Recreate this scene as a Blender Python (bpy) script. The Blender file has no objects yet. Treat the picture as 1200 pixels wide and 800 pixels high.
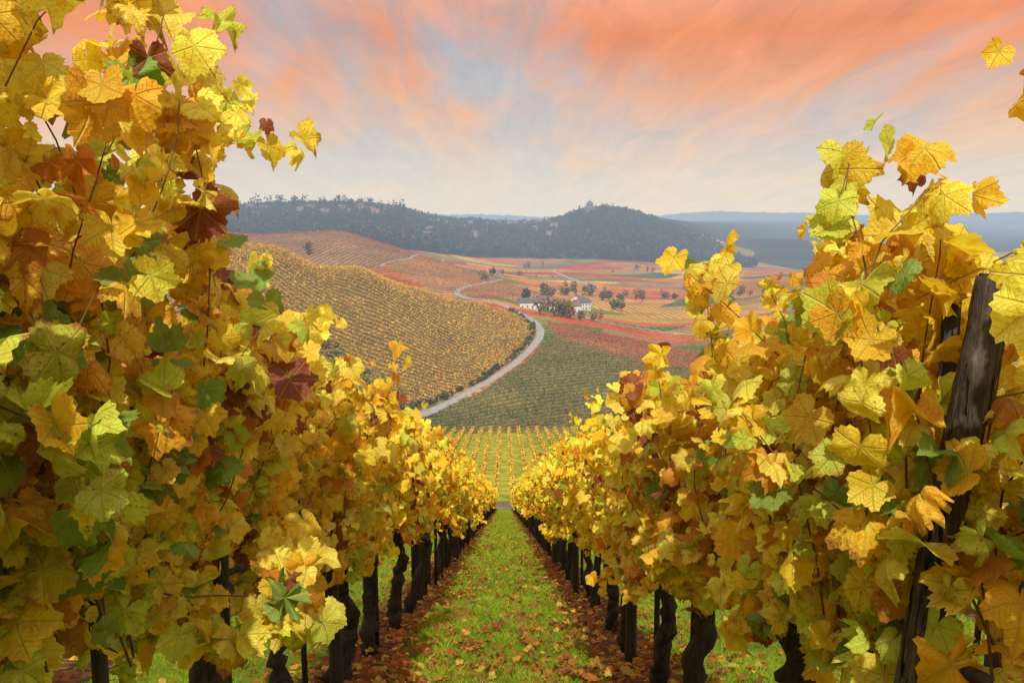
import bpy, math, numpy as np
from mathutils import Vector
rng = np.random.default_rng(11)
scene = bpy.context.scene
scene.view_settings.view_transform = 'Standard'
scene.view_settings.look = 'None'
scene.view_settings.exposure = 0

# ------------------------------------------------------------------ image-pixel helpers: view rays and terrain from image coordinates
F = 933.3
PITCH = math.radians(8.83)
cp, sp = math.cos(PITCH), math.sin(PITCH)
def sight(px, py):
    a = (px-600)/F; b = (400-py)/F
    den = cp+b*sp
    return a/den, (b*cp-sp)/den
def to_view(x, y, z):
    d = np.maximum(y*cp - z*sp, 1e-3)
    return 600+F*x/d, 400-F*(y*sp+z*cp)/d

SKEW = -0.0095
XL, SP = -1.1, 2.1
def near_g(y):
    return np.interp(y, [-80,0,86,94,180,215,250,290,400], [27.8,-1.33,-32.6,-34.6,-49.5,-60,-72,-80,-84])

ctrl = []
def C(px, py, D):
    u, s = sight(px, py); ctrl.append((u, math.log(D), s))
def Z(u, D, z): ctrl.append((u, math.log(D), z/D))
for u in (-.7,-.4,-.2,0,.2,.4,.7):
    for D in (170,215,250): Z(u, D, float(near_g(D)))
for p in [(500,505,290),(600,505,290),(690,500,290),(800,500,290),(500,490,312),(600,450,350),(700,450,350),(560,458,345),
          (740,420,400),(650,400,430),(645,382,470),(740,398,455),(830,410,455),(900,410,450),
          (330,296,430),(420,316,450),(500,343,470),(560,361,480),(610,378,478),(240,290,430),
          (340,378,365),(400,420,350),(450,455,335),(490,478,318),(450,390,388),(530,412,398),(420,350,415),(500,375,425),
          (560,395,430),(590,420,400),(340,430,300),(250,400,300),
          (450,316,650),(560,344,600),(640,364,560),(760,384,560),(760,398,490),(500,330,640),
          (340,273,800),(400,272,800),(445,285,820),(480,296,850),(240,272,800),
          (850,345,900),(700,345,850),(900,330,1000),(680,320,1200),(800,320,1300),(600,328,900),(550,315,1000),
          (650,306,1500),(800,306,1600),(920,315,1500),(490,296,1300),(400,285,1300),(300,285,1300),
          (560,296,1550),
          (250,250,1900),(300,247,1900),(400,246,1900),(470,250,2000),(510,260,2100),(560,262,2200),(640,264,2200),(665,258,2150),(692,249,2100),
          (740,260,2000),(800,280,1900),(860,304,1800),(950,318,1800)]:
    C(*p)
for u,D,z in [(-.27,560,-48),(-.2,560,-56),(-.1,560,-62),(-.4,560,-40),(-.27,1000,-40),(-.1,1050,-66),(.45,560,-78),(.7,500,-75),(.7,900,-78),
              (.7,1600,-80),(-.7,600,-30),(-.7,1000,-20),(-.7,1900,0),(.7,2300,-80),(0,3000,-70),(-.4,3000,-60),(.4,3000,-80),(.8,3200,-80),(-.8,3200,-60),
              (0,5000,-85),(.7,5000,-85),(-.7,5000,-85),(0,12000,-90),(.9,12000,-90),(-.9,12000,-90)]:
    Z(u,D,z)
ctrl = np.array(ctrl)
KU = 3.0
cu, cv, cs = ctrl[:,0]*KU, ctrl[:,1], ctrl[:,2]
def tps(r2): return 0.5*r2*np.log(r2+1e-9)
NC = len(cs)
K = tps((cu[:,None]-cu)**2+(cv[:,None]-cv)**2) + np.eye(NC)*2e-4
Pm = np.stack([np.ones(NC), cu, cv],1)
A = np.zeros((NC+3,NC+3)); A[:NC,:NC]=K; A[:NC,NC:]=Pm; A[NC:,:NC]=Pm.T
WT = np.linalg.solve(A, np.concatenate([cs,np.zeros(3)]))
def h(x, y):
    x = np.asarray(x,float); y=np.asarray(y,float)
    sh = np.broadcast(x,y).shape
    x = np.broadcast_to(x,sh).ravel(); y=np.broadcast_to(y,sh).ravel()
    out = near_g(y).astype(float)
    m = y>165
    if m.any():
        idx = np.nonzero(m)[0]
        for k in range(0,len(idx),20000):
            ii = idx[k:k+20000]
            Y=y[ii]; U=np.clip(x[ii]/Y,-1.3,1.3)*KU; V=np.log(Y)
            s = tps((U[:,None]-cu)**2+(V[:,None]-cv)**2)@WT[:NC] + WT[NC]+WT[NC+1]*U+WT[NC+2]*V
            zz = s*Y
            t = np.clip((Y-170)/60,0,1); t=t*t*(3-2*t)
            out[ii] = out[ii]*(1-t)+zz*t
    return out.reshape(sh)
def hz(x,y):
    f=np.clip((y-560)/600,0,1)
    return h(x,y)+f*(2.2*np.sin(x*.013+1.3*np.sin(y*.006))*np.cos(y*.011))
def hit(px, py, d0=250, d1=2600):
    u,s = sight(px,py)
    D = np.exp(np.linspace(math.log(d0),math.log(d1),900))
    z = hz(u*D, D)
    ok = np.nonzero(z/D>=s)[0]
    if len(ok)==0: return None
    d = D[ok[0]]
    return np.array([u*d, d, z[ok[0]]])
def inpoly(px, py, poly):
    c = np.zeros(px.shape,bool); k=len(poly)
    for i in range(k):
        x1,y1=poly[i]; x2,y2=poly[(i+1)%k]
        if y1==y2: continue
        m = ((y1>py)!=(y2>py)) & (px < (x2-x1)*(py-y1)/(y2-y1)+x1)
        c ^= m
    return c

# ------------------------------------------------------------------ mesh helpers
def mesh_np(name, V, Fc, mat, cols=None, vecs=None, floats=None, smooth=True, parent=None):
    me = bpy.data.meshes.new(name)
    V = np.asarray(V,np.float32); Fc=np.asarray(Fc,np.int32)
    k = Fc.shape[1]
    me.vertices.add(len(V)); me.vertices.foreach_set('co', V.ravel())
    me.loops.add(Fc.size); me.loops.foreach_set('vertex_index', Fc.ravel())
    me.polygons.add(len(Fc)); me.polygons.foreach_set('loop_start', np.arange(0,Fc.size,k,dtype=np.int32))
    me.update(calc_edges=True)
    me.polygons.foreach_set('use_smooth', np.full(len(Fc),smooth))
    if cols is not None:
        a = me.color_attributes.new('Col','FLOAT_COLOR','POINT')
        c4 = np.ones((len(V),4),np.float32); c4[:,:3]=cols
        a.data.foreach_set('color', c4.ravel())
    if vecs is not None:
        for nm,v in vecs.items():
            a = me.attributes.new(nm,'FLOAT_VECTOR','POINT'); a.data.foreach_set('vector', np.asarray(v,np.float32).ravel())
    if floats is not None:
        for nm,v in floats.items():
            a = me.attributes.new(nm,'FLOAT','POINT'); a.data.foreach_set('value', np.asarray(v,np.float32).ravel())
    me.materials.append(mat)
    me.validate()
    ob = bpy.data.objects.new(name, me); scene.collection.objects.link(ob)
    if parent: ob.parent = parent
    return ob
def empty(name):
    e = bpy.data.objects.new(name,None); scene.collection.objects.link(e); e.empty_display_size=.3
    return e
def norm(v): return v/np.maximum(np.linalg.norm(v,axis=-1,keepdims=True),1e-9)
def tubes(name, paths, mat, sides=6, parent=None, jitter=0.0):
    Vs=[];Fs=[];off=0
    ang = np.arange(sides)*2*math.pi/sides
    for pts,rad in paths:
        pts=np.asarray(pts,float); m=len(pts)
        rad=np.broadcast_to(rad,(m,)).astype(float)
        t=norm(np.gradient(pts,axis=0))
        ref=np.array([1.0,0.13,0]) if abs(t[0,0])<.8 else np.array([0,0.1,1.0])
        a=norm(np.cross(t,ref)); b=np.cross(t,a)
        R=rad[:,None]*(1+jitter*rng.standard_normal((m,sides)))
        v=pts[:,None,:]+R[...,None]*(a[:,None,:]*np.cos(ang)[None,:,None]+b[:,None,:]*np.sin(ang)[None,:,None])
        v=np.concatenate([v.reshape(-1,3),pts[:1],pts[-1:]])
        Vs.append(v)
        i=np.arange(m-1)[:,None]*sides; j=np.arange(sides); j2=(j+1)%sides
        q=np.stack([i+j,i+j2,i+sides+j2,i+sides+j],-1).reshape(-1,4)
        tri=np.concatenate([q[:,[0,1,2]],q[:,[0,2,3]]])
        c0=m*sides;c1=c0+1
        cap=np.stack([np.full(sides,c0),j2,j],-1); cap2=np.stack([np.full(sides,c1),(m-1)*sides+j,(m-1)*sides+j2],-1)
        Fs.append(np.concatenate([tri,cap,cap2])+off); off+=len(v)
    return mesh_np(name,np.concatenate(Vs),np.concatenate(Fs),mat,smooth=True,parent=parent)

def leaf_outline(npt, serr=True):
    kang=np.radians([0,14,28,42,56,70,84,100,116,135,152,166,178,180])
    krad=np.array([1.0,.88,.72,.82,.93,.82,.66,.72,.80,.75,.68,.52,.22,.1])
    th=np.linspace(-math.pi,math.pi,npt,endpoint=False)
    r=np.interp(np.abs(th),kang,krad)
    if serr: r=r*(1+.05*np.where(np.arange(npt)%2==0,1,-1))
    return th,r
def template(lod):
    if lod==0:
        th,r=leaf_outline(44); m=len(th)
        inner=np.stack([np.sin(th)*r*.55,np.cos(th)*r*.55],1); outer=np.stack([np.sin(th)*r,np.cos(th)*r],1)
        V=np.concatenate([[[0,0]],inner,outer]); i=np.arange(m); j=(i+1)%m
        T=np.concatenate([np.stack([0*i,1+i,1+j],1),np.stack([1+i,1+m+i,1+m+j],1),np.stack([1+i,1+m+j,1+j],1)])
        return V,T
    npt={1:18,2:8}[lod]
    th,r=leaf_outline(npt,False)
    if lod==2: r=np.where(np.abs(th)>3,.4,r*1.0)
    V=np.concatenate([[[0,0]],np.stack([np.sin(th)*r,np.cos(th)*r],1)]); i=np.arange(npt); j=(i+1)%npt
    return V,np.stack([0*i,1+i,1+j],1)
TEMPL={k:template(k) for k in (0,1,2)}
def leaves(name, c, nrm, tip, size, col, lod, mat, parent=None):
    V2,T=TEMPL[lod]; N=len(c)
    n_=norm(nrm); t_=norm(tip-(tip*n_).sum(1,keepdims=True)*n_); b_=np.cross(n_,t_)
    u=V2[:,0][None]; v=V2[:,1][None]; r2=u*u+v*v
    R=lambda a,s: (a+s*rng.standard_normal((N,1)))
    ph=rng.uniform(0,6.28,(N,1)); fr=rng.uniform(2,6,(N,1))
    w = R(-.26,.40)*r2 + R(.22,.27)*np.abs(u) + R(0,.13)*np.sin(fr*np.arctan2(u,v)+ph)*np.sqrt(r2)*1.6 + R(0,.24)*u*v
    asp=1+.12*rng.standard_normal((N,1))
    P=c[:,None,:]+size[:,None,None]*((u*asp)[...,None]*b_[:,None,:]+(v+0*asp)[...,None]*t_[:,None,:]+w[...,None]*n_[:,None,:])
    k=V2.shape[0]
    Fc=(T[None]+(np.arange(N)*k)[:,None,None]).reshape(-1,3)
    cols=np.repeat(col,k,axis=0)
    if lod>0:
        br=(rng.uniform(0,1,(N,1))<.4)*(rng.uniform(0,1,(N,k))<.4)*(np.sqrt(r2)>.5)
        br=br.reshape(-1,1)*.55
        cols=cols*(1-br)+np.array([.44,.19,.03])*br
        cols=cols*rng.uniform(.86,1.1,(N*k,1))
    luv=np.zeros((N,k,3)); luv[...,0]=u; luv[...,1]=v; luv[...,2]=rng.uniform(0,1,(N,1))
    return mesh_np(name,P.reshape(-1,3),Fc,mat,cols=cols,vecs={'luv':luv.reshape(-1,3)} if lod==0 else None,smooth=True,parent=parent)
def quads(name, c, size, col, mat, parent=None):
    N=len(c); nr=norm(rng.standard_normal((N,3))+np.array([0,-.3,.5])); t=norm(np.cross(nr,norm(rng.standard_normal((N,3))))); b=np.cross(nr,t)
    s=np.asarray(size)[:,None]*np.ones((N,1))
    asp=rng.uniform(.6,1,(N,1))
    P=np.stack([c-t*s-b*s*asp*.5, c+t*s*.4-b*s*asp, c+t*s+b*s*asp*.6, c-t*s*.5+b*s*asp],1)
    Fc=np.arange(4*N).reshape(-1,4)
    return mesh_np(name,P.reshape(-1,3),Fc,mat,cols=np.repeat(col,4,axis=0),smooth=False,parent=parent)

# ------------------------------------------------------------------ materials
HAZE=(0.44,0.52,0.62)  # haze colour, emitted by the surfaces themselves
def newmat(name):
    m=bpy.data.materials.new(name); m.use_nodes=True; nt=m.node_tree; nt.nodes.clear()
    m.cycles.emission_sampling='NONE'
    out=nt.nodes.new('ShaderNodeOutputMaterial'); return m,nt,out
def N_(nt,t,**kw):
    nd=nt.nodes.new(t)
    for k,v in kw.items(): setattr(nd,k,v)
    return nd
def M_(nt,op,a,b=None,c=None,clamp=False):
    nd=nt.nodes.new('ShaderNodeMath'); nd.operation=op; nd.use_clamp=clamp
    for i,v in enumerate((a,b,c)):
        if v is None: continue
        if isinstance(v,(int,float)): nd.inputs[i].default_value=v
        else: nt.links.new(v,nd.inputs[i])
    return nd.outputs[0]
def mixc(nt,fac,a,b,blend='MIX'):
    nd=nt.nodes.new('ShaderNodeMix'); nd.data_type='RGBA'; nd.blend_type=blend
    for s,v in ((0,fac),(6,a),(7,b)):
        if isinstance(v,(int,float)): nd.inputs[s].default_value=v
        elif isinstance(v,tuple): nd.inputs[s].default_value=(*v,1)[:4]
        else: nt.links.new(v,nd.inputs[s])
    return nd.outputs[2]
def with_haze(nt,shader,out,scale=3500.):  # aerial haze painted on: flat emission mixed in by distance from world origin
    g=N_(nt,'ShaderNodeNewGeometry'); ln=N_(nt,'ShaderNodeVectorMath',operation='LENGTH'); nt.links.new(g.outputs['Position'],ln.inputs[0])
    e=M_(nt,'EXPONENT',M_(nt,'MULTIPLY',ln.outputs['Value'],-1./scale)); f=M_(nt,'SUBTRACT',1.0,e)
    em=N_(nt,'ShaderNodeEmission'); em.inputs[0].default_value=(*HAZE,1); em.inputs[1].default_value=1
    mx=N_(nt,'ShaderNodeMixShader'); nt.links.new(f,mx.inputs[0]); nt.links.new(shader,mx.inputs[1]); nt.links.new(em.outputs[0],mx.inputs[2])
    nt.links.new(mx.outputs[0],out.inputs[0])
def noise(nt,scale,detail=4,vec=None,rough=.55,dist=0):
    nd=N_(nt,'ShaderNodeTexNoise'); nd.inputs['Scale'].default_value=scale; nd.inputs['Detail'].default_value=detail
    nd.inputs['Roughness'].default_value=rough; nd.inputs['Distortion'].default_value=dist
    if vec is not None: nt.links.new(vec,nd.inputs['Vector'])
    return nd
def ramp(nt,fac,stops):
    nd=N_(nt,'ShaderNodeValToRGB'); el=nd.color_ramp.elements
    while len(el)<len(stops): el.new(.5)
    for e,(p,c) in zip(el,stops):
        e.position=p; e.color=(*c,1) if len(c)==3 else c
    nt.links.new(fac,nd.inputs[0]); return nd.outputs[0]

def mat_leaf():
    m,nt,out=newmat('vine_leaf')
    at=N_(nt,'ShaderNodeAttribute',attribute_name='Col'); lu=N_(nt,'ShaderNodeAttribute',attribute_name='luv')
    sx=N_(nt,'ShaderNodeSeparateXYZ'); nt.links.new(lu.outputs['Vector'],sx.inputs[0])
    u,v,rd=sx.outputs
    r=M_(nt,'SQRT',M_(nt,'ADD',M_(nt,'MULTIPLY',u,u),M_(nt,'MULTIPLY',v,v)))
    ang=M_(nt,'ABSOLUTE',M_(nt,'ARCTAN2',u,v))
    dv=M_(nt,'PINGPONG',ang,0.4886)
    dist=M_(nt,'MULTIPLY',dv,r)
    vein=M_(nt,'SUBTRACT',1.0,M_(nt,'DIVIDE',dist,0.035),clamp=True)
    sv=M_(nt,'PINGPONG',M_(nt,'ADD',r,M_(nt,'MULTIPLY',dv,-.6)),0.08)
    sv=M_(nt,'SUBTRACT',1.0,M_(nt,'DIVIDE',sv,0.018),clamp=True)
    vein=M_(nt,'MAXIMUM',vein,M_(nt,'MULTIPLY',sv,.4))
    geo=N_(nt,'ShaderNodeNewGeometry')
    n1=noise(nt,30,3,geo.outputs['Position'],.6); n2=noise(nt,110,1,geo.outputs['Position'])
    col=at.outputs['Color']
    var=ramp(nt,n1.outputs['Fac'],[(.3,(.88,.70,.55)),(.5,(1,1,1)),(.72,(1.04,1.2,1.7))])
    col=mixc(nt,.95,col,var,'MULTIPLY')
    vc=mixc(nt,.55,col,(.66,.62,.12))
    col=mixc(nt,M_(nt,'MULTIPLY',vein,.6),col,vc)
    e=M_(nt,'ADD',M_(nt,'MULTIPLY',r,.85),M_(nt,'MULTIPLY',n1.outputs['Fac'],.95))
    e=M_(nt,'ADD',e,M_(nt,'MULTIPLY',rd,.45))
    em=M_(nt,'MULTIPLY',M_(nt,'SUBTRACT',e,1.47),6.0,clamp=True)
    col=mixc(nt,M_(nt,'MULTIPLY',em,.85),col,(.38,.14,.025))
    sp_=M_(nt,'MULTIPLY',M_(nt,'SUBTRACT',n2.outputs['Fac'],M_(nt,'SUBTRACT',.73,M_(nt,'MULTIPLY',rd,.12))),9.0,clamp=True)
    col=mixc(nt,M_(nt,'MULTIPLY',sp_,.7),col,(.18,.065,.018))
    bs=N_(nt,'ShaderNodeBsdfPrincipled'); bs.inputs['Roughness'].default_value=.5; bs.inputs['Specular IOR Level'].default_value=.35
    nt.links.new(col,bs.inputs['Base Color'])
    bp=N_(nt,'ShaderNodeBump'); bp.inputs['Strength'].default_value=.7; bp.inputs['Distance'].default_value=.005
    nt.links.new(M_(nt,'ADD',M_(nt,'MULTIPLY',vein,-1),n2.outputs['Fac']),bp.inputs['Height']); nt.links.new(bp.outputs[0],bs.inputs['Normal'])
    tr=N_(nt,'ShaderNodeBsdfTranslucent'); nt.links.new(mixc(nt,1.0,col,(1.08,1.08,.9),'MULTIPLY'),tr.inputs[0])
    mx=N_(nt,'ShaderNodeMixShader'); mx.inputs[0].default_value=.46
    nt.links.new(bs.outputs[0],mx.inputs[1]); nt.links.new(tr.outputs[0],mx.inputs[2]); nt.links.new(mx.outputs[0],out.inputs[0])
    return m
def mat_foliage(name,trans=.35,haze=True):
    m,nt,out=newmat(name)
    at=N_(nt,'ShaderNodeAttribute',attribute_name='Col')
    bs=N_(nt,'ShaderNodeBsdfDiffuse'); nt.links.new(at.outputs['Color'],bs.inputs[0])
    tr=N_(nt,'ShaderNodeBsdfTranslucent'); nt.links.new(at.outputs['Color'],tr.inputs[0])
    mx=N_(nt,'ShaderNodeMixShader'); mx.inputs[0].default_value=trans
    nt.links.new(bs.outputs[0],mx.inputs[1]); nt.links.new(tr.outputs[0],mx.inputs[2])
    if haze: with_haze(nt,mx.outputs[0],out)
    else: nt.links.new(mx.outputs[0],out.inputs[0])
    return m
def mat_diffuse(name):
    m,nt,out=newmat(name)
    at=N_(nt,'ShaderNodeAttribute',attribute_name='Col')
    bs=N_(nt,'ShaderNodeBsdfDiffuse'); nt.links.new(at.outputs['Color'],bs.inputs[0])
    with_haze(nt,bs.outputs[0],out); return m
def mat_simple(name,c1,c2,scale,rough=.8,bump=.4,stretch=(1,1,1),haze=False,metal=0,bdist=.01):
    m,nt,out=newmat(name)
    tc=N_(nt,'ShaderNodeNewGeometry'); mp=N_(nt,'ShaderNodeMapping'); mp.inputs['Scale'].default_value=stretch; nt.links.new(tc.outputs['Position'],mp.inputs[0])
    nz=noise(nt,scale,4,mp.outputs[0],.65)
    col=ramp(nt,nz.outputs['Fac'],[(.35,c1),(.65,c2)])
    bs=N_(nt,'ShaderNodeBsdfPrincipled'); bs.inputs['Roughness'].default_value=rough; bs.inputs['Metallic'].default_value=metal
    nt.links.new(col,bs.inputs['Base Color'])
    if bump:
        bp=N_(nt,'ShaderNodeBump'); bp.inputs['Strength'].default_value=bump; bp.inputs['Distance'].default_value=bdist
        nt.links.new(nz.outputs['Fac'],bp.inputs['Height']); nt.links.new(bp.outputs[0],bs.inputs['Normal'])
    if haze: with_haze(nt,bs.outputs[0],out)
    else: nt.links.new(bs.outputs[0],out.inputs[0])
    return m
def mat_post():
    m,nt,out=newmat('weathered_wood')
    g=N_(nt,'ShaderNodeNewGeometry'); mp=N_(nt,'ShaderNodeMapping'); mp.inputs['Scale'].default_value=(1,1,.05); nt.links.new(g.outputs['Position'],mp.inputs[0])
    grain=noise(nt,80,6,mp.outputs[0],.75); blot=noise(nt,14,5,g.outputs['Position'],.65); crack=noise(nt,40,3,mp.outputs[0],.5,1.5)
    c=ramp(nt,grain.outputs['Fac'],[(.32,(.04,.031,.025)),(.55,(.125,.10,.08)),(.72,(.25,.21,.175))])
    c=mixc(nt,.85,c,ramp(nt,blot.outputs['Fac'],[(.35,(.42,.38,.34)),(.62,(1.15,1.1,1.05))]),'MULTIPLY')
    ck=M_(nt,'MULTIPLY',M_(nt,'SUBTRACT',.42,crack.outputs['Fac']),22,clamp=True)
    c=mixc(nt,ck,c,(.012,.009,.007))
    bs=N_(nt,'ShaderNodeBsdfPrincipled'); bs.inputs['Roughness'].default_value=.92; bs.inputs['Specular IOR Level'].default_value=.15; nt.links.new(c,bs.inputs['Base Color'])
    bp=N_(nt,'ShaderNodeBump'); bp.inputs['Strength'].default_value=1; bp.inputs['Distance'].default_value=.012
    nt.links.new(M_(nt,'SUBTRACT',grain.outputs['Fac'],M_(nt,'MULTIPLY',ck,.8)),bp.inputs['Height']); nt.links.new(bp.outputs[0],bs.inputs['Normal'])
    nt.links.new(bs.outputs[0],out.inputs[0]); return m
def mat_terrain():
    m,nt,out=newmat('terrain_soil_and_fields')
    at=N_(nt,'ShaderNodeAttribute',attribute_name='Col'); rc=N_(nt,'ShaderNodeAttribute',attribute_name='rowc'); nr=N_(nt,'ShaderNodeAttribute',attribute_name='near'); st=N_(nt,'ShaderNodeAttribute',attribute_name='stripe')
    g=N_(nt,'ShaderNodeNewGeometry'); P=g.outputs['Position']
    sx=N_(nt,'ShaderNodeSeparateXYZ'); nt.links.new(P,sx.inputs[0])
    nb=noise(nt,.03,4,P,.6); nm=noise(nt,.5,3,P,.6); nf=noise(nt,9,3,P)
    col=mixc(nt,.9,at.outputs['Color'],ramp(nt,nb.outputs['Fac'],[(.3,(.6,.66,.66)),(.7,(1.35,1.2,1.1))]),'MULTIPLY')
    col=mixc(nt,.8,col,ramp(nt,nm.outputs['Fac'],[(.35,(.55,.55,.55)),(.65,(1.4,1.35,1.3))]),'MULTIPLY')
    w=M_(nt,'SINE',M_(nt,'ADD',M_(nt,'MULTIPLY',rc.outputs['Fac'],6.2832/5.2),M_(nt,'MULTIPLY',nm.outputs['Fac'],1.2)))
    w=M_(nt,'MULTIPLY',M_(nt,'ADD',M_(nt,'MULTIPLY',w,.5),.5),st.outputs['Fac'])
    col=mixc(nt,M_(nt,'MULTIPLY',w,.85),col,mixc(nt,1.,col,(.36,.35,.33),'MULTIPLY'))
    xr=M_(nt,'SUBTRACT',sx.outputs[0],M_(nt,'MULTIPLY',sx.outputs[1],SKEW))
    d=M_(nt,'PINGPONG',M_(nt,'SUBTRACT',xr,XL-21*SP),SP/2)
    d=M_(nt,'ADD',d,M_(nt,'MULTIPLY',M_(nt,'SUBTRACT',noise(nt,3.5,3,P).outputs['Fac'],.5),.45))
    dm=M_(nt,'MULTIPLY',M_(nt,'SUBTRACT',.36,d),14,clamp=True); dm=M_(nt,'MULTIPLY',dm,nr.outputs['Fac'])
    soil=ramp(nt,nf.outputs['Fac'],[(.3,(.045,.026,.015)),(.55,(.13,.07,.035)),(.75,(.28,.15,.06))])
    col=mixc(nt,dm,col,soil)
    bs=N_(nt,'ShaderNodeBsdfDiffuse')
    nt.links.new(col,bs.inputs['Color'])
    bp=N_(nt,'ShaderNodeBump'); bp.inputs['Strength'].default_value=.6; bp.inputs['Distance'].default_value=.05
    nt.links.new(nf.outputs['Fac'],bp.inputs['Height']); nt.links.new(bp.outputs[0],bs.inputs['Normal'])
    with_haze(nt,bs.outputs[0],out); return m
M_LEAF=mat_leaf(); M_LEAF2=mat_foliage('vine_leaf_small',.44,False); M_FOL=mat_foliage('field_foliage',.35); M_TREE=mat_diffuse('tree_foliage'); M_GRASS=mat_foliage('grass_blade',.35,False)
M_BARK=mat_simple('vine_bark',(.010,.007,.005),(.05,.034,.024),60,.9,1.0,(1,1,.25))
M_SHOOT=mat_simple('vine_cane',(.08,.032,.016),(.18,.08,.035),40,.6,0)
M_WOOD=mat_post()
M_STAKE=mat_simple('dark_stake_wood',(.014,.010,.008),(.042,.032,.026),50,.85,.6,(1,1,.1))
M_WIRE=mat_simple('steel_wire',(.25,.25,.25),(.4,.4,.4),30,.4,0,metal=.8)
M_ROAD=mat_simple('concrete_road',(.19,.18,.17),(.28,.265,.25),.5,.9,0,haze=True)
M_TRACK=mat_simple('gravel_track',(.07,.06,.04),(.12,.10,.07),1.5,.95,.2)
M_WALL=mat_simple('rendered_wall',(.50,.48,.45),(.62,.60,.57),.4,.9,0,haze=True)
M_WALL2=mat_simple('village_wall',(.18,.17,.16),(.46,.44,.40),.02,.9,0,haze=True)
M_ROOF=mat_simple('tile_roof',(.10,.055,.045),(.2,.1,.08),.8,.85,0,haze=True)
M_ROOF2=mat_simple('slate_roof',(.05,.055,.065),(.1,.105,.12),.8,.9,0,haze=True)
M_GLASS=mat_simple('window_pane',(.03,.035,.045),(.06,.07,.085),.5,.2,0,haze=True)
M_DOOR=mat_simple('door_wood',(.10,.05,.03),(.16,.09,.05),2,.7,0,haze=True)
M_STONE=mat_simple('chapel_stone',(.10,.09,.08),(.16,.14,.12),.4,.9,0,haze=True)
M_TERR=mat_terrain()

# ------------------------------------------------------------------ terrain sheet
uc=np.linspace(-.56,.56,561); uo=np.linspace(.56,1.3,26)[1:]
U=np.concatenate([-uo[::-1],uc,uo])
Yg=np.concatenate([np.linspace(-70,160,93),np.exp(np.linspace(math.log(162),math.log(2600),560)),np.exp(np.linspace(math.log(2650),math.log(14000),30))])
GX=U[None,:]*(Yg[:,None]+100); GY=np.broadcast_to(Yg[:,None],GX.shape)
GZ=hz(GX,GY)
x=GX.ravel(); y=GY.ravel(); z=GZ.ravel()
PX,PY=to_view(x,y,z)
col=np.tile(np.array([.17,.25,.025]),(len(x),1)); rowc=np.zeros(len(x)); stripe=np.zeros(len(x)); near=(y<87).astype(float)
m=(y>=87)&(y<94); col[m]=(.2,.17,.12)
m=(y>=94)&(y<186); col[m]=(.25,.27,.03)
m=(y>=186)&(y<290); col[m]=(.13,.13,.04)
pal=np.array([(.44,.24,.06),(.18,.20,.055),(.42,.12,.045),(.12,.17,.045),(.52,.32,.07),(.34,.20,.09),(.46,.09,.035),(.24,.22,.06),(.52,.22,.05),(.20,.23,.06),(.50,.16,.05)])
ns=1100
sxy=np.stack([rng.uniform(-1100,1500,ns),290+2100*rng.uniform(0,1,ns)**1.25],1)
ca,sa=math.cos(.5),math.sin(.5)
rot=lambda X,Y:(X*ca+Y*sa,(-X*sa+Y*ca)*2.1)
s1,s2=rot(sxy[:,0],sxy[:,1]); scol=pal[rng.integers(0,len(pal),ns)]*rng.uniform(.65,1.15,(ns,1)); sang=rng.choice([.1,.5,1.1,1.7,2.3],ns)+rng.normal(0,.1,ns)
idx=np.nonzero((y>=290)&(y<2700))[0]
for k in range(0,len(idx),20000):
    ii=idx[k:k+20000]; a,b=rot(x[ii]+8*np.sin(y[ii]*.02),y[ii])
    nn=np.argmin((a[:,None]-s1)**2+(b[:,None]-s2)**2,1)
    col[ii]=scol[nn]; rowc[ii]=(x[ii]*np.cos(sang[nn])+y[ii]*np.sin(sang[nn]))*.75; stripe[ii]=.9
parcels={
 'gold':dict(poly=[(150,240),(325,285),(420,305),(500,335),(570,355),(612,370),(630,392),(612,415),(562,448),(505,474),(482,484),(330,385),(150,360)],D=(300,500),c=(.17,.12,.035),ang=-.12,sp=3.9),
 'green':dict(poly=[(480,520),(495,492),(565,458),(615,425),(645,396),(700,408),(765,428),(900,440),(900,520)],D=(288,480),c=(.15,.14,.045),ang=.33,sp=4.4),
 'red':dict(poly=[(640,376),(775,405),(900,425),(900,445),(765,430),(650,395)],D=(400,560),c=(.24,.14,.06),ang=.2,sp=4.2),
 'terra':dict(poly=[(440,305),(500,300),(560,322),(640,345),(560,352),(500,335)],D=(540,900),c=(.32,.18,.08),ang=.6,sp=5.5),
 'redhill':dict(poly=[(200,262),(330,268),(400,266),(445,280),(490,297),(470,306),(430,316),(330,305),(200,300)],D=(560,900),c=(.24,.15,.08),ang=1.2,sp=5.5),
}
for k,p in parcels.items():
    m=inpoly(PX,PY,p['poly'])&(y>p['D'][0])&(y<p['D'][1])
    col[m]=p['c']; rowc[m]=(-x*math.sin(p['ang'])+y*math.cos(p['ang']))[m]*(5.2/p['sp']); stripe[m]=.9
forest=[(200,225),(480,230),(500,250),(640,252),(690,235),(740,250),(830,282),(885,314),(790,309),(700,304),(560,302),(470,292),(400,284),(200,284)]
m=(inpoly(PX,PY,forest)&(y>1150))|(y>2150); col[m]=(.03,.04,.03); stripe[m]=0
nU=len(U); i=np.arange(len(Yg)-1)[:,None]*nU; j=np.arange(nU-1)[None]
Fc=np.stack([i+j,i+j+1,i+nU+j+1,i+nU+j],-1).reshape(-1,4)
mesh_np('terrain',np.stack([x,y,z],1),Fc,M_TERR,cols=col,floats={'rowc':rowc,'stripe':stripe,'near':near})

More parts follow.
